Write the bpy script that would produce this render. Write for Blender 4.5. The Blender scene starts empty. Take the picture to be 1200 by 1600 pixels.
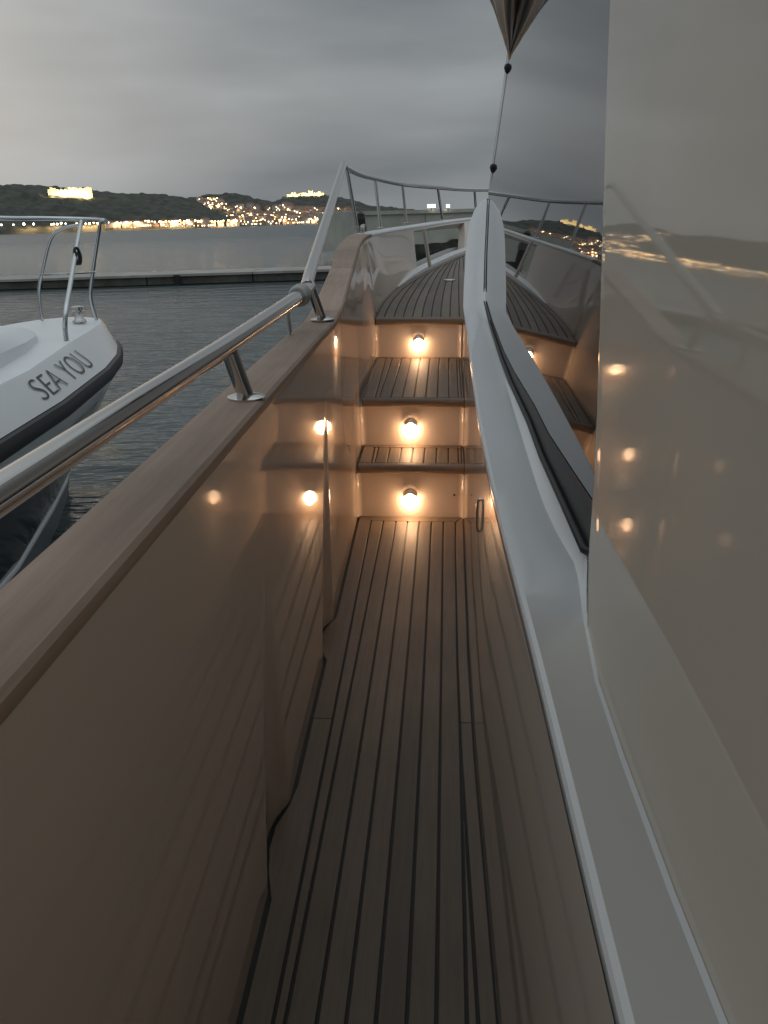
import bpy, math, random
from mathutils import Vector, Matrix
random.seed(7)
SC = bpy.context.scene
COL = SC.collection
V = Vector
rad = math.radians

# ------------------------------------------------------------------ camera
FPX = 1340.0                      # focal length in pixels of the 1200 x 1600 photograph
PITCH, ROLL = rad(18.8), rad(1.9)
EYE = V((0, 0, 2.8))              # metres above the water
r0 = V((1, 0, 0)); u0 = V((0, math.sin(PITCH), math.cos(PITCH))); d0 = V((0, math.cos(PITCH), -math.sin(PITCH)))
CX = math.cos(ROLL) * r0 - math.sin(ROLL) * u0
CY = math.sin(ROLL) * r0 + math.cos(ROLL) * u0
cam_d = bpy.data.cameras.new('camera')
cam_d.sensor_fit = 'VERTICAL'; cam_d.sensor_height = 36.0; cam_d.lens = FPX / 1600 * 36.0
cam_d.clip_start = 0.02; cam_d.clip_end = 30000
cam = bpy.data.objects.new('camera', cam_d); COL.objects.link(cam)
cam.matrix_world = Matrix(((CX.x, CY.x, -d0.x, EYE.x), (CX.y, CY.y, -d0.y, EYE.y), (CX.z, CY.z, -d0.z, EYE.z), (0, 0, 0, 1)))
SC.camera = cam

# ------------------------------------------------------------------ dusk sky
SUN_AZ, SUN_EL = rad(-31), rad(9)          # sun just setting, ahead and to the left
wd = bpy.data.worlds.new('World'); SC.world = wd; wd.use_nodes = True
nt = wd.node_tree; nt.nodes.clear(); N = nt.nodes.new; LK = nt.links.new
out = N('ShaderNodeOutputWorld'); bg = N('ShaderNodeBackground'); LK(bg.outputs[0], out.inputs[0])
sky = N('ShaderNodeTexSky'); sky.sky_type = 'NISHITA'; sky.sun_disc = False
sky.sun_elevation = SUN_EL; sky.sun_rotation = SUN_AZ; sky.air_density = 1.0; sky.dust_density = 5.0
tc = N('ShaderNodeTexCoord'); sep = N('ShaderNodeSeparateXYZ'); LK(tc.outputs['Generated'], sep.inputs[0])
def math_node(op, a=None, b=None):
    m = N('ShaderNodeMath'); m.operation = op
    for i, v in enumerate((a, b)):
        if v is None: continue
        if isinstance(v, (int, float)): m.inputs[i].default_value = v
        else: LK(v, m.inputs[i])
    return m.outputs[0]
# overcast dome: brighter towards the zenith, soft layered cloud
zc = math_node('MAXIMUM', sep.outputs['Z'], 0.0)
dome = math_node('ADD', math_node('MULTIPLY', math_node('MULTIPLY', zc, zc), 0.58), 0.238)
mp = N('ShaderNodeMapping'); mp.inputs['Scale'].default_value = (1.4, 1.4, 6.5); LK(tc.outputs['Generated'], mp.inputs[0])
nz = N('ShaderNodeTexNoise'); nz.inputs['Scale'].default_value = 1.9; nz.inputs['Detail'].default_value = 4; nz.inputs['Roughness'].default_value = .42
LK(mp.outputs[0], nz.inputs['Vector'])
mr = N('ShaderNodeMapRange'); LK(nz.outputs[0], mr.inputs[0])
mr.inputs[1].default_value = .3; mr.inputs[2].default_value = .7; mr.inputs[3].default_value = .66; mr.inputs[4].default_value = 1.32
lum = math_node('MULTIPLY', dome, mr.outputs[0])
cr = N('ShaderNodeMix'); cr.data_type = 'RGBA'; LK(mr.outputs[0], cr.inputs[0])
cr.inputs[6].default_value = (.80, 1.0, 1.22, 1); cr.inputs[7].default_value = (.92, 1.0, 1.05, 1)
cloud = N('ShaderNodeVectorMath'); cloud.operation = 'SCALE'; LK(cr.outputs[2], cloud.inputs[0]); LK(lum, cloud.inputs['Scale'])
hsv = N('ShaderNodeHueSaturation'); hsv.inputs['Saturation'].default_value = .4; LK(sky.outputs[0], hsv.inputs['Color'])      # thin cloud pales the glow
skys = N('ShaderNodeVectorMath'); skys.operation = 'SCALE'; LK(hsv.outputs[0], skys.inputs[0]); skys.inputs['Scale'].default_value = .0046
addv = N('ShaderNodeVectorMath'); addv.operation = 'ADD'; LK(cloud.outputs[0], addv.inputs[0]); LK(skys.outputs[0], addv.inputs[1])
LK(addv.outputs[0], bg.inputs[0]); bg.inputs[1].default_value = 1.0

sun_d = bpy.data.lights.new('sun', 'SUN'); sun_d.energy = .012; sun_d.angle = rad(45); sun_d.color = (1, .85, .68)
sun = bpy.data.objects.new('sun', sun_d); COL.objects.link(sun)
sun.rotation_euler = V((-math.sin(SUN_AZ) * math.cos(SUN_EL), -math.cos(SUN_AZ) * math.cos(SUN_EL), -math.sin(SUN_EL))).to_track_quat('-Z', 'Y').to_euler()
SC.view_settings.view_transform = 'Standard'; SC.view_settings.look = 'None'
SC.view_settings.exposure = 0.0; SC.view_settings.gamma = 1.0
SC.render.engine = 'CYCLES'
SC.cycles.use_denoising = True
SC.cycles.sample_clamp_indirect = 4.0
SC.cycles.max_bounces = 8; SC.cycles.diffuse_bounces = 4; SC.cycles.glossy_bounces = 5
SC.cycles.caustics_refractive = False; SC.cycles.blur_glossy = .3

# ------------------------------------------------------------------ pixel <-> space helpers
def ray(u, v):
    return (d0 * FPX + CX * (u - 600) + CY * (800 - v)).normalized()
BF = ray(700, 301)                                   # direction of the yacht's deck seams
_n = ray(590, 808).cross(ray(735, 810)); BL = _n.cross(BF).normalized()
if BL.x < 0: BL = -BL
BU = BL.cross(BF)
CAMZ = 1.4                                           # camera above the side deck
def bray(u, v):
    d = ray(u, v); return V((d.dot(BL), d.dot(BF), d.dot(BU)))
CB = V((0, 0, CAMZ))
def onz(u, v, z): d = bray(u, v); return CB + d * ((z - CAMZ) / d.z)
def ony(u, v, y): d = bray(u, v); return CB + d * (y / d.y)
def onx(u, v, x): d = bray(u, v); return CB + d * (x / d.x)
def onpl(u, v, P, n):
    d = bray(u, v); n = V(n); return CB + d * ((V(P) - CB).dot(n) / d.dot(n))
def wy(u, v, y): d = ray(u, v); return EYE + d * (y / d.y)       # world point at distance y ahead
def wr(u, v, r):                                                 # world point at horizontal range r
    d = ray(u, v); return EYE + d * (r / math.hypot(d.x, d.y))
def lerp(x, xs, ys):
    if x <= xs[0]: return ys[0]
    for i in range(1, len(xs)):
        if x <= xs[i]:
            t = (x - xs[i - 1]) / (xs[i] - xs[i - 1]); return ys[i - 1] + t * (ys[i] - ys[i - 1])
    return ys[-1]
def catmull(pts, n):
    pts = [V(p) for p in pts]; P = [pts[0] * 2 - pts[1]] + pts + [pts[-1] * 2 - pts[-2]]; o = []
    for i in range(1, len(P) - 2):
        for k in range(n):
            t = k / n; a, b, c, d = P[i - 1], P[i], P[i + 1], P[i + 2]
            o.append(.5 * ((2 * b) + (c - a) * t + (2 * a - 5 * b + 4 * c - d) * t * t + (-a + 3 * b - 3 * c + d) * t ** 3))
    o.append(pts[-1]); return o

# ------------------------------------------------------------------ object helpers
def tag(o, label=None, cat=None, group=None, kind=None):
    if label: o['label'] = label
    if cat: o['category'] = cat
    if group: o['group'] = group
    if kind: o['kind'] = kind
    return o
def empty(name, loc=(0, 0, 0), parent=None):
    o = bpy.data.objects.new(name, None); COL.objects.link(o); o.location = loc; o.parent = parent; o.empty_display_size = .1
    return o
def meshdata(name, vs, fs, mat, smooth=False):
    m = bpy.data.meshes.new(name); m.from_pydata([tuple(v) for v in vs], [], fs); m.validate()
    if mat: m.materials.append(mat)
    m.update()
    if smooth:
        m.polygons.foreach_set('use_smooth', [True] * len(m.polygons)); m.set_sharp_from_angle(angle=rad(55))
    return m
def obj(name, vs, fs, mat, parent=None, smooth=False, loc=None):
    o = bpy.data.objects.new(name, meshdata(name, vs, fs, mat, smooth)); COL.objects.link(o); o.parent = parent
    if loc is not None: o.location = loc
    return o
def inst(name, me, parent=None, loc=(0, 0, 0), rz=0):
    o = bpy.data.objects.new(name, me); COL.objects.link(o); o.parent = parent; o.location = loc; o.rotation_euler.z = rz
    return o
class MB:
    def __init__(s): s.v = []; s.f = []
    def add(s, vs, fs):
        b = len(s.v); s.v += [V(v) for v in vs]; s.f += [tuple(i + b for i in f) for f in fs]
    def box(s, a, b):
        x0, y0, z0 = a; x1, y1, z1 = b
        s.add([(x0, y0, z0), (x1, y0, z0), (x1, y1, z0), (x0, y1, z0), (x0, y0, z1), (x1, y0, z1), (x1, y1, z1), (x0, y1, z1)],
              [(0, 3, 2, 1), (4, 5, 6, 7), (0, 1, 5, 4), (1, 2, 6, 5), (2, 3, 7, 6), (3, 0, 4, 7)])
    def tube(s, pts, r, n=12, cap=True):
        pts = [V(p) for p in pts]; m = len(pts); rs = r if isinstance(r, (list, tuple)) else [r] * m
        up = None; vs = []
        for i, p in enumerate(pts):
            t = (pts[min(i + 1, m - 1)] - pts[max(i - 1, 0)]).normalized()
            if up is None:
                up = t.orthogonal().normalized()
            up = (up - t * up.dot(t)).normalized(); sd = t.cross(up)
            for k in range(n):
                a = 2 * math.pi * k / n; vs.append(p + (up * math.cos(a) + sd * math.sin(a)) * rs[i])
        fs = [(i * n + k, i * n + (k + 1) % n, (i + 1) * n + (k + 1) % n, (i + 1) * n + k) for i in range(m - 1) for k in range(n)]
        if cap: fs += [tuple(range(n - 1, -1, -1)), tuple((m - 1) * n + k for k in range(n))]
        s.add(vs, fs)
    def lathe(s, prof, n=16, M=None):
        vs = []; 
        for (r, z) in prof:
            for k in range(n):
                a = 2 * math.pi * k / n; p = V((r * math.cos(a), r * math.sin(a), z)); vs.append(M @ p if M else p)
        m = len(prof)
        fs = [(i * n + k, i * n + (k + 1) % n, (i + 1) * n + (k + 1) % n, (i + 1) * n + k) for i in range(m - 1) for k in range(n)]
        fs += [tuple(range(n - 1, -1, -1)), tuple((m - 1) * n + k for k in range(n))]
        s.add(vs, fs)
    def strip(s, rows):                    # rows of equal length -> quad grid
        n = len(rows[0]); vs = [p for r in rows for p in r]
        s.add(vs, [(i * n + k, i * n + k + 1, (i + 1) * n + k + 1, (i + 1) * n + k) for i in range(len(rows) - 1) for k in range(n - 1)])
    def prism(s, poly, z0, z1, zf=None):   # horizontal polygon (x, y); zf(y) lifts it
        zf = zf or (lambda y: 0); n = len(poly)
        s.add([(x, y, z0 + zf(y)) for x, y in poly] + [(x, y, z1 + zf(y)) for x, y in poly],
              [tuple(range(n - 1, -1, -1)), tuple(range(n, 2 * n))] + [(i, (i + 1) % n, n + (i + 1) % n, n + i) for i in range(n)])
    def obj(s, name, mat, parent=None, smooth=False, loc=None): return obj(name, s.v, s.f, mat, parent, smooth, loc)
def autosmooth(o, ang=35):
    o.data.polygons.foreach_set('use_smooth', [True] * len(o.data.polygons))
    o.data.set_sharp_from_angle(angle=rad(ang)); return o

# ------------------------------------------------------------------ materials
def mat(name, col, rough=.5, metal=0.0, ior=1.5, coat=0.0, emis=None, es=0.0):
    m = bpy.data.materials.new(name); m.use_nodes = True; b = m.node_tree.nodes['Principled BSDF']
    b.inputs['Base Color'].default_value = (*col, 1); b.inputs['Roughness'].default_value = rough
    b.inputs['Metallic'].default_value = metal; b.inputs['IOR'].default_value = ior
    b.inputs['Coat Weight'].default_value = coat; b.inputs['Coat Roughness'].default_value = .03
    if emis: b.inputs['Emission Color'].default_value = (*emis, 1); b.inputs['Emission Strength'].default_value = es
    return m
def nodes(m):
    t = m.node_tree; return t.nodes.new, t.links.new, t.nodes['Principled BSDF']
def noise(m, scale, detail=4, coord='Object', stretch=(1, 1, 1), rough=.55):
    N, L, b = nodes(m)
    c = N('ShaderNodeTexCoord'); mp = N('ShaderNodeMapping'); mp.inputs['Scale'].default_value = stretch
    n = N('ShaderNodeTexNoise'); n.inputs['Scale'].default_value = scale; n.inputs['Detail'].default_value = detail; n.inputs['Roughness'].default_value = rough
    L(c.outputs[coord], mp.inputs[0]); L(mp.outputs[0], n.inputs['Vector']); return n.outputs[0]
def ramp(m, fac, stops):
    N, L, b = nodes(m); r = N('ShaderNodeValToRGB'); L(fac, r.inputs[0])
    while len(r.color_ramp.elements) < len(stops): r.color_ramp.elements.new(.5)
    for e, (p, c) in zip(r.color_ramp.elements, stops): e.position = p; e.color = (*c, 1)
    return r.outputs[0]
def bump(m, fac, strength, dist, prev=None):
    N, L, b = nodes(m); n = N('ShaderNodeBump'); n.inputs['Strength'].default_value = strength; n.inputs['Distance'].default_value = dist
    L(fac, n.inputs['Height'])
    if prev: L(prev, n.inputs['Normal'])
    L(n.outputs[0], b.inputs['Normal']); return n.outputs[0]
def rng(m, fac, a, b_):
    N, L, b = nodes(m); r = N('ShaderNodeMapRange'); L(fac, r.inputs[0]); r.inputs[3].default_value = a; r.inputs[4].default_value = b_
    return r.outputs[0]

def gelcoat(name, col, rough=.045, wob=.010):
    m = mat(name, col, rough, ior=1.5); N, L, b = nodes(m)
    n = noise(m, 2.2, 3); L(ramp(m, n, [(.3, tuple(c * .97 for c in col)), (.7, col)]), b.inputs['Base Color'])
    n3 = noise(m, 60, 4); L(rng(m, n3, rough * .7, rough * 1.7), b.inputs['Roughness'])
    bump(m, noise(m, 3.0, 2), wob, .05); return m
GEL = gelcoat('ivory_gelcoat', (.74, .64, .55), .03, .003)
GEL2 = gelcoat('cream_gelcoat', (.60, .53, .44), .03, .0)
GEL2.node_tree.nodes['Principled BSDF'].inputs['IOR'].default_value = 1.45; GEL2.node_tree.nodes['Principled BSDF'].inputs['Specular IOR Level'].default_value = .36
GELW = gelcoat('bright_white_gelcoat', (.80, .81, .81), .16)
STEEL = mat('polished_steel', (.62, .60, .57), .10, 1.0)
_n1 = noise(STEEL, 30, 4); nodes(STEEL)[1](rng(STEEL, _n1, .05, .2), nodes(STEEL)[2].inputs['Roughness'])
CAULK = mat('black_caulk', (.012, .011, .010), .6)
RUBBER = mat('black_rubber', (.012, .012, .013), .5)
def teak(name, a, b_, rough=.55):
    m = mat(name, b_, rough); N, L, bs = nodes(m)
    oi = N('ShaderNodeObjectInfo')
    g = noise(m, 5, 6, stretch=(16, .9, 16), rough=.65)
    c1 = ramp(m, g, [(.22, a), (.78, b_)])
    w = noise(m, 1.7, 3); mx = N('ShaderNodeMix'); mx.data_type = 'RGBA'; mx.blend_type = 'MULTIPLY'; mx.inputs[0].default_value = 1
    L(c1, mx.inputs[6]); L(ramp(m, w, [(.3, (.74, .72, .70)), (.7, (1.08, 1.06, 1.05))]), mx.inputs[7])
    hs = N('ShaderNodeHueSaturation'); L(mx.outputs[2], hs.inputs['Color'])
    mr_ = N('ShaderNodeMapRange'); L(oi.outputs['Random'], mr_.inputs[0]); mr_.inputs[3].default_value = .80; mr_.inputs[4].default_value = 1.16
    L(mr_.outputs[0], hs.inputs['Value']); L(hs.outputs[0], bs.inputs['Base Color'])
    bump(m, g, .25, .002); return m
TEAK = teak('weathered_teak', (.145, .112, .083), (.215, .170, .129))
TEAKCAP = teak('varnished_teak', (.40, .285, .215), (.54, .415, .33), .62)
GLASS = mat('tinted_window', (.012, .013, .014), .015, ior=2.1)
bump(GLASS, noise(GLASS, 1.3, 1), .008, .05)
FRIT = mat('black_frit', (.020, .022, .023), .42, ior=1.4)
LAMPSTEEL = mat('bright_lamp_steel', (.85, .80, .74), .38, 1.0)
LENS = mat('lamp_lens', (.9, .8, .6), .3, emis=(1, .60, .32), es=60)

# ================================================================== WATER
WATER = mat('sea_water', (.060, .080, .082), .16, ior=1.33)
def _w():
    N, L, b = nodes(WATER)
    g = N('ShaderNodeNewGeometry')
    def nzz(scale, det, sx, sy, rot):
        mp = N('ShaderNodeMapping'); mp.inputs['Scale'].default_value = (sx, sy, 1); mp.inputs['Rotation'].default_value = (0, 0, rot)
        L(g.outputs['Position'], mp.inputs[0]); n = N('ShaderNodeTexNoise'); n.inputs['Scale'].default_value = scale
        n.inputs['Detail'].default_value = det; n.inputs['Roughness'].default_value = .55; L(mp.outputs[0], n.inputs['Vector']); return n.outputs[0]
    sx = N('ShaderNodeSeparateXYZ'); L(g.outputs['Position'], sx.inputs[0]); mr_ = N('ShaderNodeMapRange'); L(sx.outputs['Y'], mr_.inputs[0])
    mr_.inputs[1].default_value = 30; mr_.inputs[2].default_value = 220; mr_.inputs[3].default_value = .13; mr_.inputs[4].default_value = .30; L(mr_.outputs[0], b.inputs['Roughness'])
    p = bump(WATER, nzz(.55, 4, .6, 1.6, .35), .9, .45)
    p = bump(WATER, nzz(2.6, 4, .7, 1.5, .2), .55, .10, p)
_w()
tag(obj('sea', [(-9000, -3000, 0), (9000, -3000, 0), (9000, 15000, 0), (-9000, 15000, 0)], [(0, 1, 2, 3)], WATER), kind='structure')

# ================================================================== FAR HILLS
HILL = mat('wooded_hill', (.05, .058, .045), .9)
_h = noise(HILL, .05, 6); nodes(HILL)[1](ramp(HILL, _h, [(.35, (.030, .036, .028)), (.65, (.075, .080, .062))]), nodes(HILL)[2].inputs['Base Color'])
def hor(u): return 343 + .0332 * (600 - u)
def vnoise(x, y, s=0):
    def h(i, j): 
        q = math.sin(i * 127.1 + j * 311.7 + s * 74.7) * 43758.5453; return q - math.floor(q)
    i, j = math.floor(x), math.floor(y); fx, fy = x - i, y - j; fx = fx * fx * (3 - 2 * fx); fy = fy * fy * (3 - 2 * fy)
    return (h(i, j) * (1 - fx) + h(i + 1, j) * fx) * (1 - fy) + (h(i, j + 1) * (1 - fx) + h(i + 1, j + 1) * fx) * fy
def azdir(u):
    d = ray(u, hor(u)); l = math.hypot(d.x, d.y); return d.x / l, d.y / l
A_U = [-1500, -600, -200, 0, 70, 145, 180, 240, 300, 322, 345, 380, 400]; A_V = [330, 322, 314, 296, 297, 300, 305, 307, 311, 322, 334, 347, 354]
B_U = [120, 250, 300, 335, 358, 378, 400, 428, 442, 455, 505, 540, 580, 640, 720, 900]; B_V = [318, 311, 311, 307, 303.5, 306, 312, 317, 312, 306.5, 305.5, 311, 321, 328, 334, 345]
def hA(u, r):
    t = min(max((r - 1402) / 300, 0), 1); e = max(hor(u) - lerp(u, A_U, A_V), -6) / 1417
    f = t ** .7 if r <= 1702 else max(0, 1 - (r - 1702) / 700)
    return e * 1700 * f + (2.8 if e > 0 else 0) * f
def hB(u, r):
    e = max(hor(u) - lerp(u, B_U, B_V), -6) / 1417; t = (r - 1502) / 800
    f = (.62 * t + .38 * max(0, (t - .45) / .55) ** 1.3) if t <= 1 else max(0, 1 - (t - 1) * .8)
    return max(e * 2300 * f, -3) + 3 * min(max(t, 0), 1)
def terrain(name, hf, us, r_in, r_out, nr, amp):
    rows = []
    for u in us:
        dx, dy = azdir(u); row = []
        for k in range(nr):
            r = r_in + (r_out - r_in) * k / (nr - 1); z = hf(u, r); x, y = dx * r, dy * r
            if k > 1 and z > 3: z += amp * (vnoise(x / 9, y / 9) + .6 * vnoise(x / 23, y / 23, 3) - .8) * min(1, z / 20)
            row.append((x, y, z if k else -4))
        rows.append(row)
    m = MB(); m.strip(rows); o = m.obj(name, HILL); tag(o, kind='structure'); return o
usA = [-1500 + i * 6 for i in range(150)] + [-600 + i * 2.5 for i in range(400)]
terrain('hills', hA, usA, 1400, 2400, 46, 6)
terrain('hills', hB, [100 + i * 3 for i in range(260)], 1500, 3000, 60, 7)

# ------------------------------------------------------------------ town on the far shore
WALLM = []
for i, c in enumerate([(.50, .42, .34), (.56, .50, .44), (.44, .34, .27), (.60, .55, .50)]): WALLM.append(mat('house_wall_%d' % i, c, .8))
ROOFM = mat('house_roof', (.28, .13, .08), .8)
WIN = [mat('lit_window_warm', (.8, .6, .3), .5, emis=(1, .62, .26), es=6.5), mat('lit_window_pale', (.8, .7, .5), .5, emis=(1, .82, .55), es=6.5)]
GLOW = [mat('street_lamp_warm', (.9, .7, .4), .5, emis=(1, .66, .30), es=8), mat('street_lamp_pale', (.9, .85, .7), .5, emis=(1, .93, .75), es=5)]
POSTM = mat('lamp_post_metal', (.08, .08, .08), .5)
for m in WIN + GLOW: m.cycles.emission_sampling = 'NONE'
def house_mesh(w, d, h, mi):
    m = MB(); m.box((-w / 2, -d / 2, -6), (w / 2, d / 2, h)); return meshdata('wall', m.v, m.f, WALLM[mi])
def roof_mesh(w, d, h):
    a, b = w / 2 + .4, d / 2 + .4
    return meshdata('roof', [(-a, -b, h), (a, -b, h), (a, b, h), (-a, b, h), (-a * .5, 0, h + 2.2), (a * .5, 0, h + 2.2)],
                    [(0, 1, 5, 4), (1, 2, 5), (2, 3, 4, 5), (3, 0, 4), (3, 2, 1, 0)], ROOFM)
wq = [meshdata('window', [(-.8, 0, 0), (.8, 0, 0), (.8, 0, 1.7), (-.8, 0, 1.7)], [(0, 1, 2, 3)], w) for w in WIN]
H_KIND = [(10, 9, 8), (13, 10, 11), (9, 8, 6), (16, 11, 14)]
H_ME = [(house_mesh(*H_KIND[k], k), roof_mesh(*H_KIND[k])) for k in range(4)]
H_LAB = ['small tan house with lit windows in the town across the water', 'pale town house with lit windows across the water',
         'low brown house with lit windows in the town across the water', 'tall pale apartment block with lit windows across the water']
def house(u, r, k):
    dx, dy = azdir(u); z = hB(u, r); w, d, h = H_KIND[k]
    o = empty('town_house', (dx * r, dy * r, z)); o.rotation_euler.z = random.uniform(-.5, .5) + math.atan2(-dx, dy)
    tag(o, H_LAB[k], 'house', 'houses in the far town')
    inst('wall', H_ME[k][0], o); inst('roof', H_ME[k][1], o)
    nw = random.choice((1, 2, 2, 3, 4))
    cols = int(w // 3); rows_ = int(h // 3); cells = [(a, b) for a in range(cols) for b in range(rows_)]; random.shuffle(cells)
    for a, b in cells[:nw]:
        inst('window', random.choice(wq), o, ((a + .5) / cols * w - w / 2, -d / 2 - .06, b * 3 + 1.0))
TOWN = []
def town(n, u0_, u1_, r0_, r1_, gap=7):
    c = 0; tries = 0
    while c < n and tries < n * 40:
        tries += 1; u = random.uniform(u0_, u1_); r = random.uniform(r0_, r1_)
        if u < 400 and hA(u, 1700) / 1700 > (hB(u, r) + 4) / r: continue
        if any(abs(u - a) < gap and abs(r - b) < 22 for a, b in TOWN): continue
        TOWN.append((u, r)); house(u, r, random.choice((0, 0, 1, 1, 2, 3))); c += 1
town(26, 298, 352, 1990, 2150, 8); town(44, 350, 470, 1700, 2080, 7); town(60, 385, 560, 1512, 1760, 7)
town(16, 470, 545, 1760, 1900, 8)
def waterfront(u, k):
    dx, dy = azdir(u); r = 1418 if u < 375 else 1512; w, d, h = H_KIND[k]
    o = empty('waterfront_house', (dx * r, dy * r, 1.5)); o.rotation_euler.z = random.uniform(-.15, .15) + math.atan2(-dx, dy)
    tag(o, W_LAB[k], 'house', 'houses along the far waterfront'); inst('wall', H_ME[k][0], o); inst('roof', H_ME[k][1], o)
    cols = int(w // 2.6)
    for a_ in range(cols):
        if random.random() < .75: inst('window', random.choice(wq), o, ((a_ + .5) / cols * w - w / 2, -d / 2 - .06, random.choice((.8, .8, 3.8))))
W_LAB = ['small tan house with lit ground floor on the far waterfront', 'pale house with lit ground floor on the far waterfront', 'low brown house with lit ground floor on the far waterfront', '']
u = 172
while u < 562:
    waterfront(u, random.choice((0, 1, 2, 2))); u += random.uniform(8, 15)
# street lamps: post > glowing head, some of them throw real light on the facades
lamp_post = MB(); lamp_post.tube([(0, 0, -2), (0, 0, 7.6)], [.16, .10], 6); LP = meshdata('post', lamp_post.v, lamp_post.f, POSTM)
def globe(r, mi):
    m = MB(); m.lathe([(r * .25, -r * .9), (r * .8, -r * .5), (r, 0), (r * .8, r * .5), (r * .3, r * .8)], 8); return meshdata('lamp_head', m.v, m.f, GLOW[mi])
GL = [globe(1.25, 0), globe(1.25, 1)]
L_LAB = [('orange glowing street lamp on the far waterfront', 'orange street lamps on the far shore'), ('white glowing lamp on the far waterfront', 'white lamps on the far shore')]
def street_lamp(u, r, z, mi, s=1.0, power=0):
    dx, dy = azdir(u); o = empty('street_lamp', (dx * r, dy * r, z)); tag(o, L_LAB[mi][0], 'street lamp', L_LAB[mi][1])
    inst('post', LP, o); h = inst('lamp_head', GL[mi], o, (0, 0, 7.8)); h.scale = (s, s, s)
    if power:
        ld = bpy.data.lights.new('street_light', 'SPOT'); ld.spot_size = rad(160); ld.spot_blend = .4; ld.energy = power; ld.color = (1, .62, .30); ld.shadow_soft_size = 1.0
        lo = bpy.data.objects.new('street_light', ld); COL.objects.link(lo); lo.parent = o; lo.location = (-dx * 3, -dy * 3, 9.5)
u = 4
while u < 566:
    s = random.uniform(.8, 1.5); white = u < 60 or 82 < u < 106 or 165 < u < 205 or random.random() < .1
    shoreA = u < 378; r = 1412 if shoreA else 1508
    if not (60 < u < 80 or 106 < u < 120):
        street_lamp(u, r + random.uniform(0, 6), (hA(u, r) if shoreA else hB(u, r)) * .7 + random.uniform(-1.5, .5), 1 if white else 0, s * (1.25 if u < 70 else 1), 16000 if int(u) % 3 == 0 else 0)
    u += random.uniform(3.5, 8) if u > 60 else random.uniform(9, 20)
k = 0
for (u, r) in TOWN:
    k += 1
    if k % 2 == 0: street_lamp(u + random.uniform(-3, 3), r - 14, hB(u, r - 14) + random.uniform(-1, 3), 0 if random.random() < .8 else 1, random.uniform(.7, 1.25), 20000 if k % 4 == 0 else 0)
for (u, v, r) in [(227, 333, 1500), (281, 314, 1700)]:
    dx, dy = azdir(u); street_lamp(u, r, wr(u, v, r).z - 7.8, 1, 1.2)
# floodlit hilltop forts
STONE = mat('pale_fort_stone', (.55, .47, .33), .85)
bump(STONE, noise(STONE, .8, 4), .3, .3)
def fort(name, u0_, u1_, vb, r, blocks, label, power):
    c = wr((u0_ + u1_) / 2, vb, r); o = empty(name, c); a = math.atan2(-c.x, c.y); o.rotation_euler.z = a
    k = r / 1417
    def part(nm, ua, ub, h0, h1, dep):
        m = MB(); um = (u0_ + u1_) / 2; x0, x1 = (ua - um) * k, (ub - um) * k
        m.box((x0, -dep / 2, -14 if h0 == 0 else h0 * k), (x1, dep / 2, h1 * k))
        n = max(2, int((x1 - x0) / 3.2))                                  # battlements
        for i in range(n):
            if i % 2 == 0: m.box((x0 + (x1 - x0) * i / n, -dep / 2, h1 * k), (x0 + (x1 - x0) * (i + 1) / n, -dep / 2 + 1, h1 * k + 1.3))
        m.obj(nm, STONE, o)
    for b in blocks: part(*b)
    n = 5
    for i in range(n):
        ld = bpy.data.lights.new('floodlight', 'SPOT'); ld.spot_size = rad(130); ld.spot_blend = .3; ld.energy = power; ld.color = (1, .78, .40); ld.shadow_soft_size = 1.5
        lo = bpy.data.objects.new('floodlight', ld); COL.objects.link(lo); lo.parent = o
        lo.location = (((i + .5) / n - .5) * (u1_ - u0_) * k, -22, 1); lo.rotation_euler = (rad(100), 0, 0)
    tag(o, label, 'fort')
fort('hilltop_fort', 80, 141, 307, 1600, [('wall', 80, 141, 0, 9, 12), ('tower', 83, 91, 0, 11.5, 15), ('tower', 108, 118, 0, 11.5, 15), ('tower', 134, 141, 0, 11, 15), ('keep', 118, 134, 0, 10.2, 14)],
     'long floodlit yellow fortress wall on the low wooded hill', 40000)
fort('hilltop_castle', 449, 506, 306, 2280, [('wall', 449, 468, 0, 2.6, 12), ('wall', 470, 506, 0, 3.2, 12), ('tower', 456, 462, 0, 4.6, 15), ('tower', 473, 478, 0, 4.2, 15), ('keep', 482, 489, 0, 6.6, 14), ('tower', 496, 501, 0, 5.0, 15)],
     'floodlit castle with stepped towers on the rounded hill behind the town', 40000)

# ================================================================== BREAKWATER AND QUAY
CONC = mat('stained_concrete', (.20, .19, .165), .85)
def _c(m, cols, sc):
    n = noise(m, sc, 7, rough=.65); nodes(m)[1](ramp(m, n, cols), nodes(m)[2].inputs['Base Color']); bump(m, n, .4, .05)
_c(CONC, [(.3, (.05, .05, .042)), (.7, (.15, .145, .125))], .9)
CONCT = mat('pale_concrete', (.38, .36, .32), .85); _c(CONCT, [(.3, (.28, .265, .235)), (.7, (.46, .44, .40))], 1.0)
ALGAE = mat('dark_seaweed', (.02, .022, .014), .8); _c(ALGAE, [(.3, (.008, .009, .006)), (.7, (.045, .045, .03))], 1.5)
bw = empty('breakwater', (-9, 45, 0)); bw.rotation_euler.z = rad(-1.5)
tag(bw, 'low dark concrete breakwater crossing the harbour water behind the white boat', 'breakwater')
for i in range(15):
    m = MB(); x0 = -62 + i * 5.4; m.box((x0, 0, .05), (x0 + 5.33, 3.2, .40 + random.uniform(-.02, .02))); autosmooth(m.obj('wall_block', CONC, bw))
    m = MB(); m.box((x0, -.12, .425), (x0 + 5.36, 3.4, .54)); m.obj('top_slab', CONCT, bw)
m = MB(); m.box((-62.2, .05, -2), (20, 3.1, .06)); m.obj('seaweed_footing', ALGAE, bw)
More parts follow.
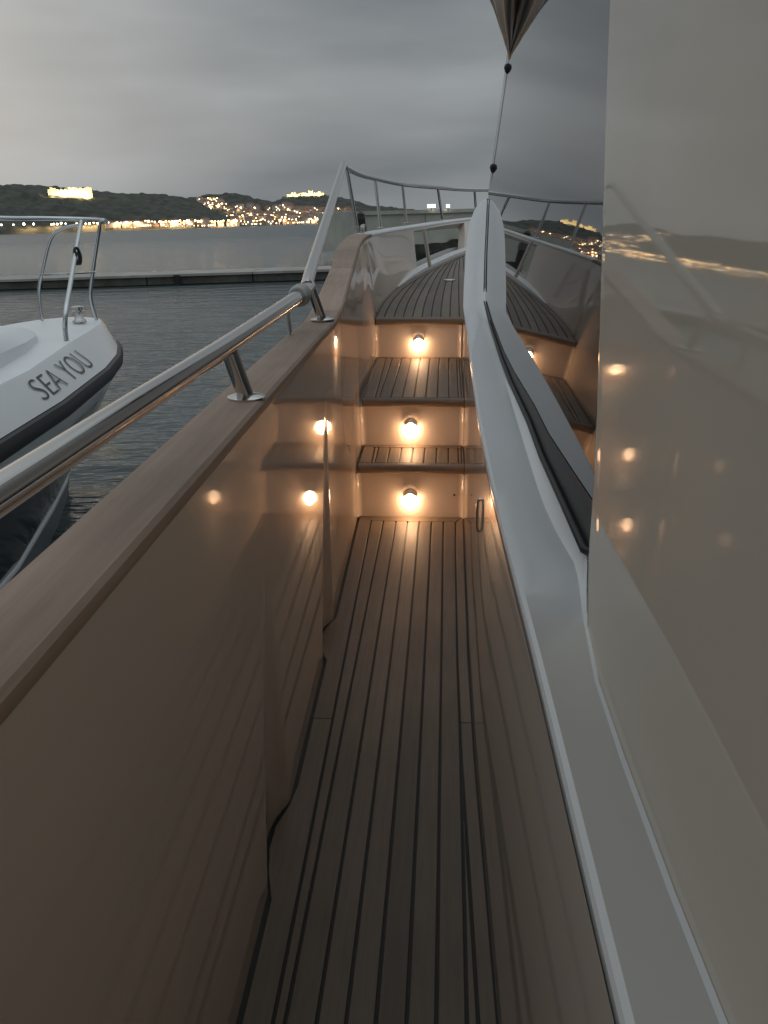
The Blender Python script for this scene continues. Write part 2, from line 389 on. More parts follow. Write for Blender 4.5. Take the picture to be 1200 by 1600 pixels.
for i in range(5):                                   # rubbing timbers
    m = MB(); x = -50 + i * 12.2; m.box((x, -.24, -.5), (x + .3, -.122, .50)); m.obj('fender_timber', RUBBER, bw)
qp = [wr(567, 400, 62), wr(750, 400, 70)]
QA = math.atan2(qp[1].y - qp[0].y, qp[1].x - qp[0].x)
qw = empty('quay_wall', (qp[0].x, qp[0].y, 0)); qw.rotation_euler.z = QA
tag(qw, 'tall pale concrete quay wall with dark seaweed band beyond the bow rail', 'quay wall')
QW = mat('quay_concrete', (.5, .5, .44), .85); _c(QW, [(.3, (.40, .40, .345)), (.7, (.58, .57, .50))], .45)
for i in range(9):
    m = MB(); x0 = i * 6.0; m.box((x0, 0, .75), (x0 + 5.95, 5, 3.15)); m.obj('wall_panel', QW, qw)
    m = MB(); m.box((x0, -.15, 3.152), (x0 + 5.97, 5, 3.4)); m.obj('coping', QW, qw)
m = MB()
xs = [i * .5 for i in range(109)]
m.strip([[(x, -.12 + .05 * vnoise(x, 1), .95 + .35 * vnoise(x * .9, 5) + .15 * vnoise(x * 3, 9)) for x in xs], [(x, -.35, .4) for x in xs], [(x, -.4, -1.5) for x in xs]])
m.obj('seaweed_band', ALGAE, qw)
# lamps on the quay and a mooring pile at its end
for u in (674, 700):
    P = wr(u, 321, 66 if u < 690 else 67); o = empty('quay_lamp', (P.x, P.y, 3.4))
    m = MB(); m.tube([(0, 0, -.1), (0, 0, P.z - 3.4 - .2)], .05, 8); m.obj('post', POSTM, o)
    m = MB(); m.box((-.28 if u < 690 else -.12, -.1, P.z - 3.55), (.28 if u < 690 else .12, .1, P.z - 3.33)); m.obj('lamp_head', GLOW[1], o)
    tag(o, 'white lit lamp box on a short post on the quay wall', 'lamp', 'lamps on the quay wall')
P = wr(566, 400, 60); o = empty('mooring_pile', (P.x, P.y, 0)); m = MB(); m.lathe([(.3, -2), (.3, 2.9), (.24, 3.15), (.26, 3.2), (.1, 3.35)], 12); m.obj('pile_shaft', RUBBER, o)
m = MB(); m.lathe([(.36, 2.1), (.36, 2.5)], 12); m.obj('collar', POSTM, o); tag(o, 'dark mooring pile standing off the end of the quay wall', 'mooring pile')

# ================================================================== OUR YACHT (boat coordinates: x to starboard, y forward, z up, deck at 0)
B = Matrix(((BL.x, BF.x, BU.x, 0), (BL.y, BF.y, BU.y, 0), (BL.z, BF.z, BU.z, 0), (0, 0, 0, 1)))
org = EYE - (B @ CB)
YT = empty('motor_yacht'); YT.matrix_world = Matrix.Translation(org) @ B
tag(YT, 'white motor yacht side deck with teak planking, bulwark, lit steps and cabin side', 'yacht')

ZD3, Y3 = .709, 5.14
D1, D2, H1, H2 = 3.704, 4.03, .250, .479
def zdeck(y): return ZD3 + .07 * (min(y, 8.0) - Y3)
FOOT = [(-.352, -2.5), (-.358, 0), (-.363, 1.1), (-.380, 2.4), (-.388, 2.95), (-.397, 3.6), (-.408, 4.35), (-.42, 5.14), (-.40, 5.7), (-.33, 6.28), (-.24, 6.79), (-.10, 7.27), (.12, 7.9), (.6, 8.9), (1.2, 9.8), (2.1, 10.6)]
TOP = [(-.352, -2.5, 1.0), (-.357, 0, 1.0), (-.359, 1.1, 1.0), (-.36, 2.4, 1.0), (-.362, 2.92, 1.0), (-.40, 3.6, 1.04), (-.445, 4.3, 1.08), (-.49, 5.1, 1.125), (-.49, 5.7, 1.14), (-.43, 6.2, 1.14), (-.31, 6.85, 1.14), (-.18, 7.4, 1.14), (0, 8.05, 1.145), (.4, 9.2, 1.15), (1.1, 10.3, 1.16), (2.1, 11.2, 1.145)]
NS = 12
FT = catmull([(x, y, 0) for x, y in FOOT], NS); TP = catmull(TOP, NS)
def footx(y):
    for i in range(1, len(FT)):
        if FT[i].y >= y:
            a, b = FT[i - 1], FT[i]; return a.x + (b.x - a.x) * (y - a.y) / (b.y - a.y)
    return FT[-1].x
def scallop(y, z):                               # drain recesses in the foot of the bulwark, dying out upwards
    s = 0
    for yc, hw, dep, zt in ((2.54, .15, .034, .80), (1.57, .15, .032, .66)):
        w = max(0.0, 1 - max(z, 0) / zt); h = hw * (.12 + .88 * w); t = abs(y - yc) / h
        if t < 1 and w > 0: s += dep * w * (1 - t ** 3) ** 1.5
    return s
# extra stations near the recesses
st = [i / NS for i in range(len(FT))]
def at(arr, s):
    i = min(int(s * NS), len(arr) - 2); f = s * NS - i; return arr[i].lerp(arr[i + 1], f)
ss = sorted(set([i / NS for i in range(len(FT))] + [2.2 + .008 * i for i in range(235)] + [10 + .02 * i for i in range(140)]))
nz_ = 20; rows = []; HOLE0, HOLE1 = 10.12, 12.08
for s in ss:
    f, t = at(FT, s), at(TP, s); zb = -.03 if f.y < 5.3 else zdeck(f.y) - .02; row = []
    for k in range(nz_ + 1):
        w = k / nz_; z = zb + (t.z - zb) * w; zl = lerp(f.y, [3.4, 5.2], [0, .7]); x = f.x + (t.x - f.x) * (max(0, (z - zl) / (t.z - zl)) if f.y < 5.3 else w); y = f.y + (t.y - f.y) * w
        row.append(V((x - scallop(y, z), y, z)))
    rows.append(row)
m = MB(); n = nz_ + 1; m.v = [p for r in rows for p in r]
for i in range(len(rows) - 1):
    sm = (ss[i] + ss[i + 1]) / 2
    for k in range(nz_):
        if HOLE0 + .012 * k < sm < HOLE1 + .02 * k and 2 <= k < nz_ - 1: continue
        m.f.append((i * n + k, i * n + k + 1, (i + 1) * n + k + 1, (i + 1) * n + k))
o = m.obj('bulwark', GEL, YT, True); md = o.modifiers.new('thick', 'SOLIDIFY'); md.thickness = .075; md.offset = -1 if False else 1
md.use_rim = True; es_ = o.modifiers.new('crisp', 'EDGE_SPLIT'); es_.split_angle = rad(50)
BULW = o
# outer hull skin
def outward(arr, s):
    a, b = at(arr, max(s - .05, 0)), at(arr, min(s + .05, len(TOP) - 1)); t = (b - a); t.z = 0; t.normalize(); return V((-t.y, t.x, 0))
rows = []
for s in ss[::2] + [ss[-1]]:
    t, f = at(TP, s), at(FT, s); nrm = outward(TP, s); k = max(0, (s - 6)) / 9
    hole = HOLE0 - .2 < s < HOLE1 + .5
    p0 = t + nrm * .085 + V((0, 0, -.02)); p1 = t.lerp(f, .6) + nrm * .10; p1.z = (t.z + zdeck(max(f.y, Y3))) / 2 if s > 7 else .5
    if hole: p0 = p1.copy(); p0.z = zdeck(f.y) + .02; p1 = p0 - V((0, 0, .03))
    p2 = f + nrm * .03; p2.z = -.35; p3 = f - nrm * (.1 + .5 * k); p3.z = -2.3
    rows.append([p0, p1, p2, p3])
m = MB(); m.strip(rows); m.obj('hull_side', GELW, YT, True)

# teak cap rail, in lengths
CAPSEG = [(0, 3.42), (3.42, 4.12), (4.12, 5.6), (5.6, 8.1), (8.1, 9.4), (9.4, 11.6), (11.6, 13.5), (13.5, 15)]
for s0, s1 in CAPSEG:
    q = [s0 + .002 + (s1 - s0 - .004) * i / 16 for i in range(17)]; rows = []
    for s in q:
        t = at(TP, s); nn = outward(TP, s); w = .104 if s < 6 else .12
        prof = [(-.002, .0), (-.005, .010), (-.003, .018), (.004, .023), (w - .008, .023), (w - .002, .018), (w, .010), (w - .002, .0), (-.002, .0)]
        if s > 7: prof = [(a * .95, b) for a, b in prof]
        rows.append([t + nn * a + V((0, 0, b * (.8 if s > 8 else 1) - .001)) for a, b in prof])
    m = MB(); m.strip(rows); nn_ = 9
    m.f.append(tuple(range(0, 8))); m.f.append(tuple(len(m.v) - 9 + i for i in range(7, -1, -1)))
    autosmooth(m.obj('cap_rail', TEAKCAP if s0 < 7 else GELW, YT))

# ---- teak decks -----------------------------------------------------------
def plank(name, poly, z0, z1, parent, zf=None, mt=None):
    m = MB(); m.prism(poly, z0, z1, zf); return m.obj(name, mt or TEAK, parent)
GAP = .0034
def wallx(y): return lerp(y, [-2.5, 0, .8, 1.1, 1.4, 1.9, 2.4, 3.0, 3.7, 6], [.17, .138, .119, .112, .105, .092, .087, .0875, .091, .091])
# side deck
m = MB(); ys = [-2.5, 0] + [.4 + .1 * i for i in range(34)]
poly = [(footx(y) - .045, y) for y in ys] + [(wallx(y) + .02, y) for y in reversed(ys)]
m.prism(poly, -.08, -.0065); DECK = m.obj('side_deck', CAULK, YT)
TH = -.03
def left_edge(y): return footx(y) - scallop(y, 0) + .009
def lm(y): return footx(y) + .068
def rm(y): return wallx(y) - .037
YE = D1 - .064
def edge_poly(fl, fr, y0, y1, n, e0=(0, 0), e1=(0, 0)):
    L_ = [(y0 + (y1 - y0) * i / n) for i in range(n + 1)]
    a = [(fl(y) + GAP, y) for y in L_]; b = [(fr(y) - GAP, y) for y in L_]
    a[0] = (a[0][0], y0 + e0[0]); b[0] = (b[0][0], y0 + e0[1]); a[-1] = (a[-1][0], y1 + e1[0]); b[-1] = (b[-1][0], y1 + e1[1])
    return b + a[::-1] if False else a[::-1] + b
def cc(poly):
    A = sum(poly[i][0] * poly[(i + 1) % len(poly)][1] - poly[(i + 1) % len(poly)][0] * poly[i][1] for i in range(len(poly)))
    return poly if A > 0 else poly[::-1]
def strip_plank(nm, fl, fr, y0, y1, parent, n=8, e0=(0, 0), e1=(0, 0), z0=TH, z1=0.0, zf=None):
    m = MB(); L_ = [y0 + (y1 - y0) * i / n for i in range(n + 1)]; zf = zf or (lambda y: 0); rows = []
    for i, y in enumerate(L_):
        ya = y + (e0[0] if i == 0 else 0) + (e1[0] if i == n else 0); yb = y + (e0[1] if i == 0 else 0) + (e1[1] if i == n else 0)
        a, b = fl(y) + GAP, fr(y) - GAP
        rows.append([V((a, ya, z0 + zf(ya))), V((a, ya, z1 - .001 + zf(ya))), V((a + .0012, ya, z1 + zf(ya))), V((b - .0012, yb, z1 + zf(yb))), V((b, yb, z1 - .001 + zf(yb))), V((b, yb, z0 + zf(yb)))])
    m.strip(rows); k = len(m.v); m.f += [(5, 4, 3, 2, 1, 0), tuple(range(k - 6, k))]
    return m.obj(nm, TEAK, parent)
for y0, y1, n in ((-2.4, 2.066, 60), (2.069, D1 - .004, 40)):
    last = y1 > 3
    strip_plank('margin_plank', left_edge, lm, y0, y1, DECK, n, e1=(0, -.060) if last else (0, 0))
    strip_plank('margin_plank', rm, lambda y: wallx(y) - .001, y0, y1, DECK, 30, e1=(-.060, 0) if last else (0, 0))
SEAM = [-.2735, -.2165, -.1635, -.110, -.0545, -.001, .054]
def seam(k): return (lambda y: max(lm(y), SEAM[k])) if k < 0 else (lambda y, k=k: min(max(SEAM[k], lm(y)), rm(y)))
bounds = [lm] + [seam(k) for k in range(len(SEAM))] + [rm]
for k in range(len(bounds) - 1):
    fl, fr = bounds[k], bounds[k + 1]
    # clip the length where a nibbed plank runs out
    ys_ = [y for y in [-2.4 + .02 * i for i in range(303)] if fr(y) - fl(y) > .0072 and y <= YE]
    if len(ys_) > 3: strip_plank('plank', fl, fr, ys_[0], YE if ys_[-1] > YE - .03 else ys_[-1], DECK, 24)
plank('end_plank', cc([(left_edge(D1) + GAP, D1 - .003), (lm(YE) + GAP, YE + GAP), (rm(YE) - GAP, YE + GAP), (wallx(D1) - .003, D1 - .003)]), TH, 0, DECK)

# ---- steps ------------------------------------------------------------------
def step(y0, y1, z, zlow, label):
    m = MB(); xl, xr = footx(y0) - .03, wallx(y0) + .05
    m.add([(xl, y0, zlow - .03), (xr, y0, zlow - .03), (xr, y0, z - .036), (xl, y0, z - .036), (xl, y1 + .02, z - .036), (xr, y1 + .02, z - .036)], [(0, 1, 2, 3), (3, 2, 5, 4)])
    s = m.obj('step_riser', GEL, YT)
    nose = y0 - .02
    m = MB(); m.box((footx(y0) + .004, y0 + .005, z - .036), (wallx(y0) - .0005, y1 - .002, z - .007)); m.obj('caulking_bed', CAULK, s)
    # nosing board with a rounded lip
    fl = footx(y0) + .010; fr = wallx(y0) - .002
    prof = [(nose + .006, z - .036), (nose, z - .031), (nose - .001, z - .012), (nose + .003, z - .003), (nose + .010, z), (nose + .045, z), (nose + .045, z - .030)]
    m = MB(); m.strip([[V((x, a, b)) for a, b in prof] for x in (fl, fr)]); k = len(prof)
    m.f += [tuple(range(k)), tuple(range(2 * k - 1, k - 1, -1)), (0, k, 2 * k - 1, k - 1)]
    autosmooth(m.obj('nosing', TEAK, s), 50)
    ya, yb = nose + .045 + 2 * GAP, y1 - .004
    yback = yb - .045
    strip_plank('margin_plank', lambda y: footx(y) + .010, lambda y: footx(y) + .066, ya, yb, s, 3, e1=(0, -.043), z0=z - .03, z1=z)
    lm_ = lambda y: footx(y) + .066
    rm_ = lambda y: wallx(y) - .012
    strip_plank('margin_plank', rm_, lambda y: wallx(y) - .0012, ya, yb, s, 3, e1=(-.043, 0), z0=z - .03, z1=z)
    S = [-.318, -.262, -.206, -.150, -.094, -.038, .018, .064]
    bd = [lm_] + [(lambda y, q=q: max(q, lm_(y))) for q in S] + [rm_]
    for k in range(len(bd) - 1):
        ym = (ya + yback) / 2
        if bd[k + 1](ym) - bd[k](ym) > .008: strip_plank('plank', bd[k], bd[k + 1], ya, yback - GAP, s, 3, z0=z - .03, z1=z)
    plank('end_plank', cc([(footx(yb) + .013, yb), (lm_(yb) + GAP, yback + GAP), (rm_(yb) - GAP, yback + GAP), (wallx(yb) - .004, yb)]), z - .03, z, s)
    return s
step(D1, D2, H1, 0, '')
step(D2, Y3, H2, H1, '')
# ---- foredeck -----------------------------------------------------------------
m = MB(); xl, xr = footx(Y3) - .03, .2
m.add([(xl, Y3, H2 - .03), (xr, Y3, H2 - .03), (xr, Y3, ZD3 - .036), (xl, Y3, ZD3 - .036)], [(0, 1, 2, 3)]); m.obj('step_riser', GEL, YT)
ysf = [Y3 + .1 * i for i in range(0, 42)]
rows = [[V((footx(y) - .03, y, zdeck(y) - .007)), V((1.6, y, zdeck(y) - .007))] for y in ysf]
m = MB(); m.strip(rows); m.strip([[p - V((0, 0, .05)) for p in r] for r in rows]); FD = m.obj('foredeck', CAULK, YT)
def waterway(y): return .045 * min(max((y - 6.2) / .6, 0), 1)
# low white waterway along the foot of the bow bulwark
rows = []
for y in [6.2 + .1 * i for i in range(27)]:
    x = footx(y); q = waterway(y); h = q / .045 * .03
    rows.append([V((x - .02, y, zdeck(y) + h)), V((x + q * .8, y, zdeck(y) + h)), V((x + q, y, zdeck(y) + h * .7)), V((x + q + .004, y, zdeck(y) - .02))])
m = MB(); m.strip(rows); m.obj('waterway', GELW, YT)
fy = lambda y: 0
def fle(y): return footx(y) + waterway(y) + .006
def flm(y): return fle(y) + .045
nose = Y3 - .02
prof = [(nose + .006, ZD3 - .036), (nose, ZD3 - .031), (nose - .001, ZD3 - .012), (nose + .003, ZD3 - .003), (nose + .010, ZD3), (nose + .05, ZD3 + .003), (nose + .05, ZD3 - .03)]
m = MB(); m.strip([[V((x, a, b)) for a, b in prof] for x in (footx(Y3) + .006, .2)]); k = len(prof)
m.f += [tuple(range(k)), tuple(range(2 * k - 1, k - 1, -1)), (0, k, 2 * k - 1, k - 1)]; autosmooth(m.obj('nosing', TEAK, FD), 50)
zf = lambda y: zdeck(y)
ya = nose + .05 + 2 * GAP
strip_plank('margin_plank', fle, flm, ya, 8.6, FD, 40, z0=-.03, z1=0, zf=zf)
x0k = [-.366 + .0555 * k for k in range(24)]
def fseam(k):
    w = max(0.0, min(.8, .8 * (.12 - x0k[k]) / .48))
    return lambda y: x0k[k] + w * (footx(y) - footx(Y3))
for k in range(-1, 23):
    fl0 = fseam(k) if k >= 0 else (lambda y: -9); fr = fseam(k + 1); fl = lambda y, f=fl0: max(f(y), flm(y))
    ys_ = [ya + .02 * i for i in range(171)]; ok = []
    for y in ys_:
        if fr(y) - fl(y) < .006: break
        ok.append(y)
    if len(ok) > 3: strip_plank('plank', fl, fr, ya, ok[-1], FD, 24, z0=-.03, z1=0, zf=zf)
# small flush deck fitting
P = V((.02, 6.45, zdeck(6.45))); m = MB(); m.lathe([(.045, -.01), (.045, .006), (.03, .012)], 16); o = m.obj('deck_filler_cap', STEEL, YT, True, P)

def bulx(y, z):
    i = min(range(len(FT)), key=lambda i: abs(FT[i].y - y)); t = TP[i]; zl = lerp(y, [3.4, 5.2], [0, .7]); return footx(y) + (t.x - FT[i].x) * max(0, (z - zl) / (t.z - zl))
# fillets in the inside corners between risers and bulwark
for (yd, za, zb) in ((D1, 0, H1 - .04), (D2, H1, H2 - .04), (Y3, H2, ZD3 - .04)):
    for side in (0, 1):
        c = V((footx(yd), yd, 0)) if side == 0 else V((wallx(yd), yd, 0)); r = .024; rows = []
        for k in range(7):
            a = k / 6 * math.pi / 2; x = r - r * math.sin(a); y = -(r - r * math.cos(a)); sx = 1 if side == 0 else -1
            rows.append([V(((bulx(yd, z) if side == 0 else c.x) + sx * x + sx * .0012, c.y + y - .0012, z)) for z in (za + .001, zb)])
        m = MB(); m.strip(rows); m.obj('corner_fillet', GEL, YT, True)

# ---- courtesy lights ------------------------------------------------------------
def courtesy(x, y, z):
    o = empty('courtesy_light', (x, y, z), YT)
    m = MB(); m.lathe([(.031, 0), (.031, .002), (.026, .004)], 24, Matrix.Rotation(math.pi / 2, 4, 'X')); m.obj('base_plate', LAMPSTEEL, o, True)
    m = MB(); rows = []                                   # quarter-dome hood over the lens
    for i in range(9):
        a = i / 8 * math.pi; row = []
        for j in range(7):
            b = j / 6 * math.pi / 2
            row.append(V((.029 * math.cos(a) * math.cos(b * .75), -.004 - .014 * math.sin(b), .004 + .026 * math.sin(a) * math.cos(b * .75))))
        rows.append(row)
    m.strip(rows); h = m.obj('hood', LAMPSTEEL, o, True); sd = h.modifiers.new('t', 'SOLIDIFY'); sd.thickness = .002; h.modifiers.new('crisp', 'EDGE_SPLIT').split_angle = rad(50)
    m = MB(); m.lathe([(.012, -.034), (.024, -.031), (.025, -.022), (.021, -.004), (.014, .012)], 14, Matrix.Translation((0, -.014, -.002)) @ Matrix.Diagonal((1.15, .6, 1, 1)).to_4x4()); m.obj('lens', LENS, o, True)
    ld = bpy.data.lights.new('lamp_light', 'POINT'); ld.energy = LAMP_W; ld.color = (1, .55, .29); ld.shadow_soft_size = .014
    lo = bpy.data.objects.new('lamp_light', ld); COL.objects.link(lo); lo.parent = o; lo.location = (0, -.030, -.036)
LAMP_W = .42
courtesy(-.154, D1 - .002, .105); courtesy(-.164, D2 - .002, .352); courtesy(-.163, Y3 - .002, .580)
m = MB(); m.lathe([(.005, 0), (.004, .003)], 10, Matrix.Translation((.047, D1 - .001, .108)) @ Matrix.Rotation(math.pi / 2, 4, 'X')); m.obj('drain_hole', RUBBER, YT)

# ---- cabin: wall, coaming, window, near panel -------------------------------------
E1 = [(.17, -2.5, .86), (.138, 0, .866), (.128, .44, .868), (.119, .8, .866), (.1145, 1.0, .862), (.109, 1.22, .853), (.104, 1.42, .845), (.098, 1.67, .838), (.0895, 2.17, .838), (.0875, 3.0, .840), (.091, 3.7, .838), (.091, 4.1, .832)]
wing = [tuple(ony(u, v, y)) for u, v, y in [(724.5, 480, 4.6), (725.5, 445, 4.85), (728, 400, 5.2), (731, 370, 5.42), (735, 346, 5.6), (743, 326, 5.75), (755, 313, 5.86)]]
G0, GN = (.215, 2, .85), (1, .005, -.117)
P0, PN = (.188, 1.9, .85), (1, .015, -.083)
gb = [(918, 862), (885, 790), (850, 715), (830, 662), (800, 598), (785, 560), (766, 503), (757.5, 470), (759, 400), (763, 312)]
GB = [onpl(u, v, G0, GN) for u, v in gb]
pb = [onpl(u, v, P0, PN) for u, v in [(1140, 1600), (1065, 1420), (1000, 1250), (930, 1050), (917, 985)]]
def along(pts, y, key=1):
    return V([lerp(y, [p[1] for p in pts], [p[c] for p in pts]) for c in range(3)])
INN = [V((.253, -2.5, .84)), V((.2157, 0, .84))] + pb + [V((.206, 1.13, .858))] + GB[:8]
INN = sorted(INN, key=lambda p: p.y)
st_y = [-2.5, -1, 0, .44, .6, .8, .96, 1.1, 1.13, 1.16, 1.2, 1.25, 1.33, 1.42, 1.54, 1.67, 1.9, 2.17, 2.5, 2.8, 3.2, 3.6, 4.1]
rows = []; CY_ = [-2.5, 0, .5, .9, 1.13, 1.45, 1.9, 4.2]
def section(e, c, i):
    r = .016
    return [e + V((.003, 0, -.045)), e + V((0, 0, -.014)), e + V((-.003, 0, -.008)), e + V((-.0035, 0, -.001)), e + V((-.001, 0, .004)), e + V((.005, 0, .006)),
            e.lerp(c, .35) + V((0, 0, .006)), e.lerp(c, .7) + V((0, 0, .004)), c, c.lerp(i, .5) + V((.003, 0, .0)), i]
for y in st_y:
    e = along(E1, y); i = along(INN, y); c = V((min(.19, i.x - .012), y, min(.83, i.z - .004)))
    c0 = i + V((-.006, 0, -.0005)); c = V((lerp(y, CY_, [.245, .208, .203, .198, .195, .191, .19, .19]), y, lerp(y, CY_, [.838, .838, .838, .838, .838, .834, .832, .83])))
    c = c0.lerp(c, (lambda t: t * t * (3 - 2 * t))(min(max((y - .75) / .95, 0), 1)))
    rows.append(section(e, c, i))
for e in wing:
    e = V(e); i = along(GB, e.y); c = e.lerp(i, .74); c.z = min(c.z, i.z - .003)
    rows.append(section(e, c, i))
m = MB(); m.strip(rows); autosmooth(m.obj('coaming', GELW, YT), 22)
# lower cabin side wall
rows = []
for y in [-2.5, -1, 0] + [.15 + .15 * q for q in range(27)]:
    e = along(E1, y); x = wallx(y); rows.append([V((x, y, -.03)), V((x, y, .3)), V((x, y, .6)), V((e.x, y, e.z - .03))])
plan = [(w[0], w[1], w[2]) for w in wing] + [(.5, 6.02, 1.36), (1.2, 6.2, 1.36), (2.1, 6.3, 1.36)]
for (x, y, zt) in plan: rows.append([V((x, y, -.03)), V((x, y, .3)), V((x, y, .6)), V((x, y, zt - .03))])
m = MB(); m.strip(rows); m.obj('cabin_wall', GEL, YT, True)
m = MB(); m.strip([[V((x, y, z - .03)) for x, y, z in plan[6:]], [V((x + .02, y + .01, z)) for x, y, z in plan[6:]], [V((x + .05, y - .12, z + .02)) for x, y, z in plan[6:]]]); m.obj('front_coaming', GELW, YT, True)
# window glass: front edge, bottom edge, runs up under the roof and back behind the panel
ZR = 3.0
def gx(y, z): return .215 + .117 * (z - .85) - .005 * (y - 2)
fe = [onpl(u, v, G0, GN) for u, v in [(757.5, 470), (759, 400), (763, 300), (770, 262), (780, 185), (790, 105), (799, 20)]]
fe = [fe[0], fe[1], fe[2], V((gx(5.93, 1.6), 5.93, 1.6)), V((gx(6.0, 2.1), 6.0, 2.1)), V((gx(6.25, ZR), 6.25, ZR))]
poly = [V((gx(1.0, .86), 1.0, .86))] + [p for p in GB[:7]] + fe + [V((gx(1.0, ZR), 1.0, ZR))]
m = MB(); m.add(poly, [tuple(range(len(poly)))]); WN = m.obj('window', GLASS, YT)
# dark gasket along its lower and front edge
gk = [p + V((-.006, -.004, .005)) for p in GB]; gk.insert(0, gk[0] + V((.02, -.02, -.004)))
m = MB(); m.tube(gk, [.007] * 7 + [.005, .003, .0025, .0025], 8); m.obj('gasket', RUBBER, WN, True)
# black frit band printed inside the lower edge of the glass
wd_ = [.075, .066, .056, .048, .038, .030, .020]; fr0 = [p + V((-.0012, 0, 0)) for p in GB[:7]]; fr1 = []
for k, p in enumerate(GB[:7]):
    t_ = (GB[k + 1] - GB[k]).normalized(); up_ = V((.117, 0, 1)).normalized(); up_ = (up_ - t_ * up_.dot(t_)).normalized(); fr1.append(p + up_ * wd_[k] + V((-.0012, 0, 0)))
b0 = V((.0, -.1, .0)); m = MB(); m.strip([[fr0[0] + b0 + V((.0005, 0, .006)), fr1[0] + b0 + V((.0005, 0, .01))]] + [[a_, b_] for a_, b_ in zip(fr0, fr1)]); m.obj('frit_band', FRIT, WN)
# windscreen round the front
rows = []
for k in range(9):
    t = k / 8; 
    def q(a, b, c): return a * (1 - t) ** 2 + b * 2 * t * (1 - t) + c * t * t
    rows.append([q(fe[2], V((.8, 6.4, 1.38)), V((2.1, 6.2, 1.38))), q(fe[4], V((.9, 6.2, 2.1)), V((2.1, 5.4, 2.1))), q(fe[5], V((1.0, 6.2, ZR)), V((2.1, 4.7, ZR)))])
m = MB(); m.strip(rows); m.obj('windscreen', GLASS, YT, True)
# roof over the cabin
m = MB(); m.prism([(.40, -2.5), (2.6, -2.5), (2.6, 5.5), (1.2, 6.5), (.36, 6.45), (.15, 5.9), (.15, 5.35), (.40, 5.2)], ZR + .002, ZR + .10); m.obj('cabin_roof', GELW, YT)
# added overhang, out of view, that shades the near deck, bulwark and panel
m = MB(); m.prism([(-.44, -2.5), (.5, -2.5), (.5, 1.45), (-.20, 1.45), (-.38, 1.35), (-.44, 1.15)], 2.34, 2.44); autosmooth(m.obj('shade_overhang', GELW, YT))
# unseen wall and side piece added to block sky light from aft
m = MB(); m.box((-.34, -1.35, .002), (.16, -1.29, 2.338)); m.obj('aft_shade_wall', GEL2, YT); m = MB(); m.box((-.44, -1.34, 1.03), (-.343, -1.295, 2.338)); m.obj('aft_shade_wing', GEL2, YT)
# near panel, proud of the glass, with a rounded leading edge
pe = [onpl(u, v, P0, PN) for u, v in [(917, 985), (920.5, 850), (927, 760), (933, 650), (940, 400), (946, 200), (953, 0)]]
d_ = (pe[-1] - pe[-2]); pe.append(pe[-1] + d_ * ((ZR - pe[-1].z) / d_.z))
rows = []
for p in pe:
    rows.append([p + V((.03, .012, 0)), p + V((.008, .012, 0)), p + V((.003, .009, 0)), p + V((.0006, .004, 0)), p + V((0, -.004, 0))])
m = MB(); m.strip(rows); m.obj('panel_edge', GEL2, YT, True)
lowp = [V((P0[0] + .083 * (.84 - .85) + .015 * (1.9 + 2.5), -2.5, .84)), V((P0[0] + .083 * (.84 - .85) + .015 * 1.9, 0, .84))] + pb
m = MB(); pl_ = [p + V((0, -.004, -.008)) if i else p for i, p in enumerate(lowp)] + [p + V((0, -.004, 0)) for p in pe[1:]] + [V((P0[0] + .083 * (ZR - .85) + .015 * 4.4, -2.5, ZR))]
m.add(pl_, [tuple(range(len(pl_)))]); m.obj('cabin_panel', GEL2, YT)
# grab handle low on the cabin wall, with its long moulded fairing
a, b = onx(752, 773, .094), onx(752, 838, .094); y = (a.y + b.y) / 2
m = MB(); m.tube(catmull([(wallx(y) + .002, y, a.z), (wallx(y) - .005, y, a.z - .004), (wallx(y) - .007, y, a.z - .02), (wallx(y) - .007, y, b.z + .02), (wallx(y) - .005, y, b.z + .004), (wallx(y) + .002, y, b.z)], 5), .0035, 10); m.obj('grab_handle', STEEL, YT, True)

# ---- stainless rails ---------------------------------------------------------------
RAIL = catmull([(-.415, -2.4, 1.15), (-.42, 0, 1.142), (-.42, 1.0, 1.135), (-.42, 1.65, 1.129), (-.422, 2.45, 1.127), (-.424, 2.62, 1.127)], 10)
kn = catmull([(-.424, 2.62, 1.127), (-.427, 2.72, 1.135), (-.44, 2.82, 1.157), (-.548, 4.3, 1.366), (-.645, 5.62, 1.552), (-.658, 5.78, 1.572), (-.668, 5.95, 1.572), (-.672, 6.15, 1.560), (-.64, 6.7, 1.532), (-.57, 7.26, 1.512), (-.4, 8.17, 1.475), (-.1, 8.85, 1.448), (.26, 9.4, 1.425), (1.1, 10.5, 1.42), (2.1, 11.35, 1.42)], 8)
m = MB(); m.tube(RAIL + kn[1:], .0195, 16); HR = m.obj('handrail', STEEL, YT, True)
def post(base, top, r, flange=.038):
    base, top = V(base), V(top); m = MB(); m.tube([base, top], r, 14); p = m.obj('post', STEEL, HR, True)
    m = MB(); m.lathe([(flange, 0), (flange, .004), (flange * .8, .007), (r, .010)], 20, Matrix.Translation(base)); m.obj('flange', STEEL, HR, True)
for y in (-.6, .45): post((-.394, y, 1.022), (-.419, y, 1.138), .0165)
post((-.394, 1.653, 1.022), (-.420, 1.635, 1.128), .0165); post((-.396, 2.77, 1.022), (-.428, 2.735, 1.140), .0150)
SB = [((-.605, 6.09, 1.14), (-.671, 6.10, 1.56)), ((-.535, 7.20, 1.14), (-.575, 7.24, 1.512)), ((-.37, 8.15, 1.145), (-.405, 8.15, 1.475)), ((-.05, 8.95, 1.145), (-.1, 8.85, 1.448)), ((.30, 9.5, 1.145), (.27, 9.42, 1.424)), ((1.1, 10.45, 1.155), (1.1, 10.5, 1.42))]
for b_, t_ in SB: post(b_, t_, .0125, .03)
